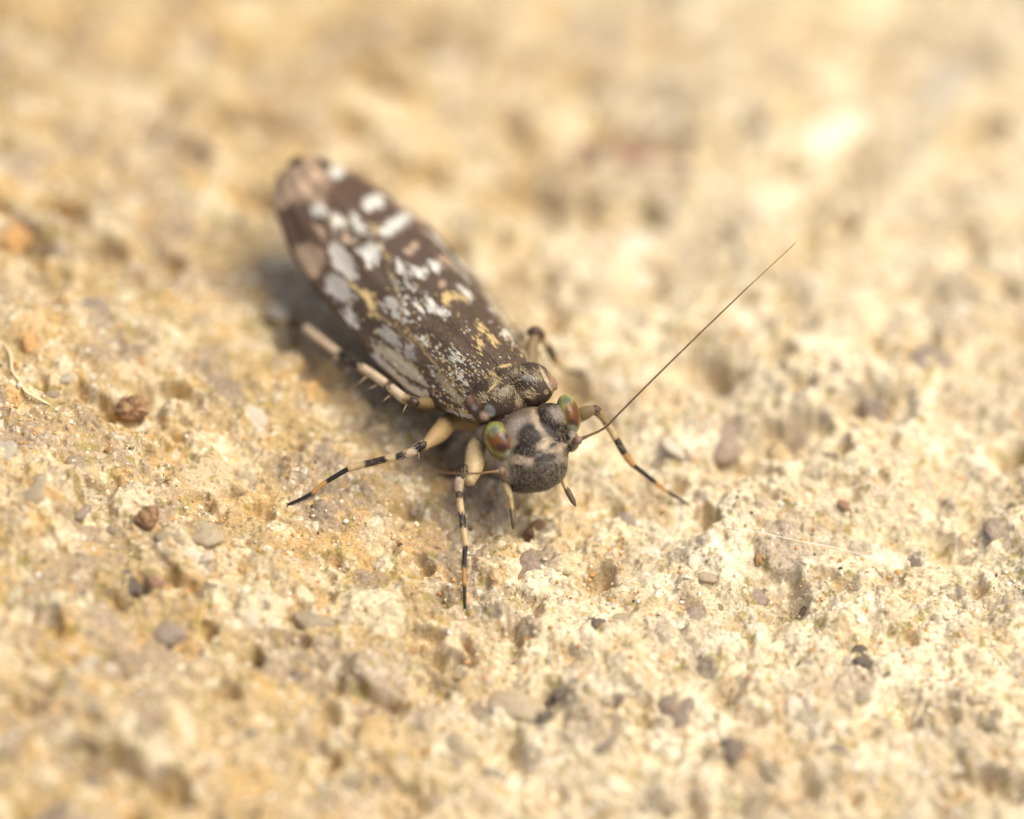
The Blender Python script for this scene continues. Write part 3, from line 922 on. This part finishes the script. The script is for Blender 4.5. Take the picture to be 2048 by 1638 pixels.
# front leg beside the face
f1 = gz(930, 1217)
dF = float((f1 - CAM) @ FW - DIST)
K = lambda px, py, t: P(px, py, dF * t + .10 * (1 - t))
leg([P(985, 858, .75), P(955, 893, .48), P(948, 930, .26), P(938, 966, .14)], [.10, .12, .12, .07], [(0, TAN * .8), (.2, CRM * .85)],
    [P(931, 932, .06), K(926, 944, .05), K(919, 962, .1), K(918, 985, .15), K(920, 1005, .22), K(926, 1050, .4), K(932, 1091, .55)],
    [.04, .055, .058, .044, .040, .042, .044], [(0, BRN), (.08, BLK), (.17, PALE * .8), (.33, BRN), (.42, CRM), (.60, BLK), (.78, CRM)],
    [K(931, 1090, .55), K(928, 1130, .7), K(929, 1170, .85), f1 + ZZ * .012], [.030, .027, .024, .017], [(0, BLK), (.36, ORG * .9), (.64, BLK)])
# middle leg, same side
f2 = gz(578, 1011)
d2 = float((f2 - CAM) @ FW - DIST)
K2 = lambda px, py, t: P(px, py, d2 * t + .25 * (1 - t))
leg([P(975, 845, 1.2), P(905, 842, .9), P(880, 865, .62), P(848, 893, .32)], [.09, .12, .115, .055], [(0, TAN * .7), (.2, TAN)],
    [K2(850, 886, 0), K2(840, 893, 0), K2(826, 903, .04), K2(800, 912, .15), K2(760, 921, .3), K2(697, 937, .55)],
    [.04, .056, .05, .042, .042, .044], [(0, BRN), (.03, BLK), (.14, PALE), (.28, BLK), (.40, CRM), (.52, BLK), (.78, CRM)],
    [K2(699, 936, .55), K2(651, 965, .7), K2(618, 990, .85), f2 + ZZ * .012], [.032, .028, .024, .017], [(0, BLK), (.38, ORG), (.62, BLK)],
    [(K2(785, 917, .2), K2(776, 938, .15)), (K2(838, 905, 0), K2(835, 922, 0)), (K2(740, 928, .3), K2(733, 945, .3))])
# hind leg, same side
f3 = gz(530, 640)
d3 = float((f3 - CAM) @ FW - DIST)
K3 = lambda px, py, t: P(px, py, d3 * t + .45 * (1 - t))
leg([P(930, 800, 1.6), P(890, 806, 1.1), P(862, 806, .75), P(830, 806, .50)], [.09, .10, .085, .05], [(0, TAN * .4), (.2, TAN * .55)],
    [K3(836, 806, 0), K3(826, 804, 0), K3(808, 797, .03), K3(785, 778, .1), K3(740, 745, .25), K3(690, 716, .42), K3(612, 656, .7)],
    [.045, .062, .060, .055, .054, .054, .058], [(0, BRN * .7), (.055, TAN), (.09, PALE), (.20, BRN), (.24, PALE), (.47, BLK), (.66, PALE)],
    [K3(614, 657, .7), K3(585, 648, .8), K3(555, 643, .9), f3 + ZZ * .012], [.036, .032, .028, .02], [(0, BLK), (.45, TAN), (.65, BLK)],
    [(K3(815, 805, 0), K3(806, 828, -.02)), (K3(782, 790, .1), K3(766, 800, .05)), (K3(760, 766, .2), K3(738, 780, .15)), (K3(742, 748, .25), K3(712, 763, .2)),
     (K3(700, 728, .4), K3(688, 742, .35)), (K3(678, 712, .45), K3(664, 724, .4))])
# front leg on the far side of the face
f4 = gz(1375, 1010)
d4 = float((f4 - CAM) @ FW - DIST)
K4 = lambda px, py, t: P(px, py, d4 * t + .5 * (1 - t))
leg([P(1090, 850, .85), P(1130, 842, .7), P(1165, 828, .55), P(1190, 818, .50)], [.10, .11, .085, .05], [(0, TAN), (.5, CRM * .8), (.75, TAN * .6)],
    [K4(1186, 816, 0), K4(1194, 822, .03), K4(1208, 838, .12), K4(1232, 878, .3), K4(1248, 905, .42), K4(1266, 930, .5)],
    [.046, .055, .046, .042, .042, .040], [(0, BRN), (.1, TAN * .8), (.3, CRM), (.55, BLK), (.80, ORG)],
    [K4(1265, 929, .5), K4(1310, 964, .7), K4(1335, 983, .82), f4 + ZZ * .012], [.030, .027, .022, .015], [(0, BLK), (.42, ORG), (.66, BLK)])
# middle leg on the far side, out of focus behind the wing
f5 = gz(1172, 748)
d5 = float((f5 - CAM) @ FW - DIST)
K5 = lambda px, py, t: P(px, py, d5 * t + 1.25 * (1 - t))
leg([P(1060, 775, .9), P(1062, 745, 1.0), P(1062, 700, 1.15), P(1072, 668, 1.25)], [.08, .09, .08, .05], [(0, TAN * .5), (.3, TAN * .6)],
    [K5(1058, 664, 0), K5(1072, 664, 0), K5(1086, 678, .1), K5(1100, 700, .3), K5(1110, 722, .45)],
    [.05, .075, .060, .052, .05], [(0, BRN), (.25, PALE), (.5, BRN), (.62, BLK), (.85, TAN)],
    [K5(1109, 720, .45), K5(1130, 738, .65), K5(1152, 745, .85), f5 + ZZ * .012], [.036, .032, .028, .02], [(0, TAN), (.45, BRN), (.6, BLK)])
# hind leg on the far side, mostly behind the wings
f6p = B0 + HD * 2.0 + LT * 1.25
f6 = np.array([f6p[0], f6p[1], float(height(f6p[0:1], f6p[1:2])[0])])
k6 = B0 + HD * .75 + LT * .88 - ZZ * .95
leg([B0 + HD * .2 + LT * .25 - ZZ * .95, B0 + HD * .45 + LT * .6 - ZZ * .95, k6], [.11, .14, .06], [(0, TAN * .9), (.2, CRM * .9)],
    [k6, k6 * .75 + f6 * .25 + ZZ * .1, k6 * .4 + f6 * .6 + ZZ * .05], [.07, .055, .055], [(0, BLK), (.2, PALE), (.45, BLK), (.65, PALE)],
    [k6 * .4 + f6 * .6 + ZZ * .05, k6 * .2 + f6 * .8, f6 + ZZ * .012], [.036, .03, .02], [(0, BLK), (.45, TAN), (.65, BLK)])

# ---- fine hair on head, thorax and wings
def coat(name, me, parent, n, sel, dirf, lens, rad, colf, seed, lift=.45):
    V, N = verts_normals(me); px, py = proj(V)
    r = np.random.default_rng(seed)
    w = sel(px, py, V, N).astype(float)
    w = w * ((N @ FW) < .25)
    ids = r.choice(len(V), n, p=w / w.sum())
    P0 = V[ids] + r.normal(size=(n, 3)) * .006; Nn = N[ids]
    D = dirf(px[ids], py[ids], V[ids], Nn, r)
    D = D - (D * Nn).sum(1)[:, None] * Nn; D /= np.linalg.norm(D, axis=1)[:, None] + 1e-9
    D = D + Nn * (lift * (.6 + .8 * r.random((n, 1))))
    L = lens * (.6 + .8 * r.random(n))
    vv = hairs(P0, D, Nn, L, np.full(n, rad), colf(px[ids], py[ids], r), r, .4)
    link(name, mesh_np(name, *vv), MAT_HAIR, parent, kind='stuff')

def in1(items):
    def f(px, py, V, N):
        w = np.full(len(px), .02)
        for (x, y, rx, ry, k) in items:
            q = np.hypot((px - 880 - x / 4.31) / (rx / 4.31), (py - 700 - y / 4.31) / (ry / 4.31))
            w = np.maximum(w, k * sstep(1.1, .7, q))
        return w
    return f
coat('hair', HEAD_ME, HEAD, 2600, in1([(830, 1100, 330, 150, 1), (900, 900, 300, 140, .4), (990, 560, 110, 90, .5), (700, 660, 120, 110, .2), (800, 540, 300, 80, .12), (1050, 750, 120, 120, .35)]),
     lambda px, py, V, N, r: -E2 * 1.0 + E1 * r.normal(size=(len(px), 1)) * .9 + E2 * r.normal(size=(len(px), 1)) * .5, .045, .0021,
     lambda px, py, r: np.tile(lin(200, 182, 152), (len(px), 1)) * (.28 + .45 * r.random((len(px), 1))), 31, .5)
def thx_dir(px, py, V, N, r):
    return HD * 1.0 + LT * r.normal(size=(len(px), 1)) * .22
coat('hair', BODY_ME, BODY, 1300, in1([(500, 300, 75, 70, 1), (600, 330, 50, 90, 1), (520, 400, 60, 60, .8), (700, 200, 70, 60, 1), (850, 230, 100, 60, 1), (390, 420, 60, 60, .8), (680, 420, 40, 80, .8), (780, 380, 60, 50, .8), (620, 280, 250, 160, .12), (560, 140, 70, 30, .6)]),
     thx_dir, .048, .0026, lambda px, py, r: np.tile(lin(226, 206, 160), (len(px), 1)) * (.7 + .4 * r.random((len(px), 1))), 32, .35)

def wing_hair():
    for w in WINGS:
        me = w.data
        V, N = verts_normals(me); px, py = proj(V)
        r = np.random.default_rng(41)
        s = (V - B0) @ HD
        q = (s < 1.5) * (N[:, 2] > .2) * ((N @ FW) < .1)
        ids = r.choice(len(V), 900, p=q / q.sum())
        n = len(ids)
        Nn = N[ids]; D = HD + LT * r.normal(size=(n, 1)) * .2 + Nn * .25
        tone = r.random((n, 1))
        c = lin(92, 76, 62) * (1 - tone) + lin(200, 176, 128) * tone * .8
        vv = hairs(V[ids], D, Nn, .035 + .03 * r.random(n), np.full(n, .0026), c, r, .3)
        link('hair', mesh_np('hair', *vv), MAT_HAIR, w, kind='stuff')
wing_hair()

# ------------------------------------------------------------------ loose things lying about
def thing(o, label, cat, group=None):
    o['label'] = label; o['category'] = cat
    if group: o['group'] = group
    return o

def fibre(name, pix, r, label, col, lift=.05, strands=()):
    pts = []
    for (x, y) in pix:
        q = ground_at(x, y) - FW * lift
        pts.append(q)
    parts = [tube(pts, [r * .5] + [r] * (len(pts) - 2) + [r * .3], [(0, col)], 7, 8)]
    for st in strands:
        parts.append(tube([ground_at(x, y) - FW * lift * 1.2 for x, y in st], [r * .4] * (len(st) - 1) + [r * .2], [(0, col)], 6, 6))
    V, F, C = merge(parts)
    return thing(link(name, mesh_np(name, V, F, C), MAT_FIBRE), label, 'fibre')
FIB = lin(232, 212, 168)
fibre('plant_fibre', [(6, 682), (18, 702), (23, 722), (25, 742), (38, 762), (50, 784), (68, 796), (88, 804), (104, 812)], .017,
      'curved cream plant fibre with frayed end lying on ochre crumbs', FIB, .06,
      [[(22, 742), (2, 734)], [(50, 784), (62, 790), (58, 802)], [(60, 792), (52, 778), (46, 770)]])
fibre('silk_thread', [(1440, 1052), (1520, 1066), (1600, 1083), (1680, 1100), (1760, 1124), (1830, 1152)], .0045,
      'fine straight white silk thread stretched over the whitish concrete', lin(250, 244, 228), .10)
fibre('curly_fibre', [(1690, 985), (1716, 972), (1740, 968), (1756, 976), (1748, 990), (1772, 984), (1790, 966), (1812, 972), (1850, 1000)], .005,
      'thin curly white hair tangled on pale grains', lin(246, 238, 218), .08)

def clump(name, px, py, size, kind, n, label, cat, seed, spread=.55):
    """a crumb built of smaller lumps grown together"""
    r = np.random.default_rng(seed)
    q = ground_at(px, py); c = q + ZZ * size * .35
    parts = []
    for i in range(n):
        d = r.normal(size=3); d /= np.linalg.norm(d)
        parts.append((c + d * size * spread * r.random() ** .4 * np.array([1.2, 1, .7]), np.eye(3), size * (.28 + .25 * r.random()) * (1 + .3 * (r.random(3) - .5))))
    parts.append((c - ZZ * size * .2, np.eye(3), np.array([size * .7, size * .7, size * .5])))
    me = remeshed(parts, size * .07, 2)
    V, N = verts_normals(me)
    k = fbm(V[:, 0] / size * 5, (V[:, 1] + V[:, 2]) / size * 5, seed, 3) - .5
    V = V + N * (k * size * .25)[:, None]
    me.vertices.foreach_set('co', V.astype(np.float32).ravel()); me.update()
    return thing(link(name, me, GM[kind]), label, cat)
clump('soil_crumb', 262, 828, .22, 'brown', 16, 'larger lumpy reddish brown soil crumb in a tan hollow', 'crumb', 91)
clump('soil_crumb', 296, 1040, .17, 'brown', 12, 'small dark brown soil crumb above the black and pinkish grains', 'crumb', 92)

SPL = lin(52, 46, 40)
fibre('dark_splinter', [(409, 1166), (418, 1170), (428, 1172), (437, 1175)], .012, 'tiny black bent splinter lying on pale crust below the white flake', SPL, .05)
fibre('dark_splinter', [(572, 1223), (581, 1230), (590, 1238)], .008, 'hair-thin dark splinter on greyish grain beside cream chips', SPL, .05)
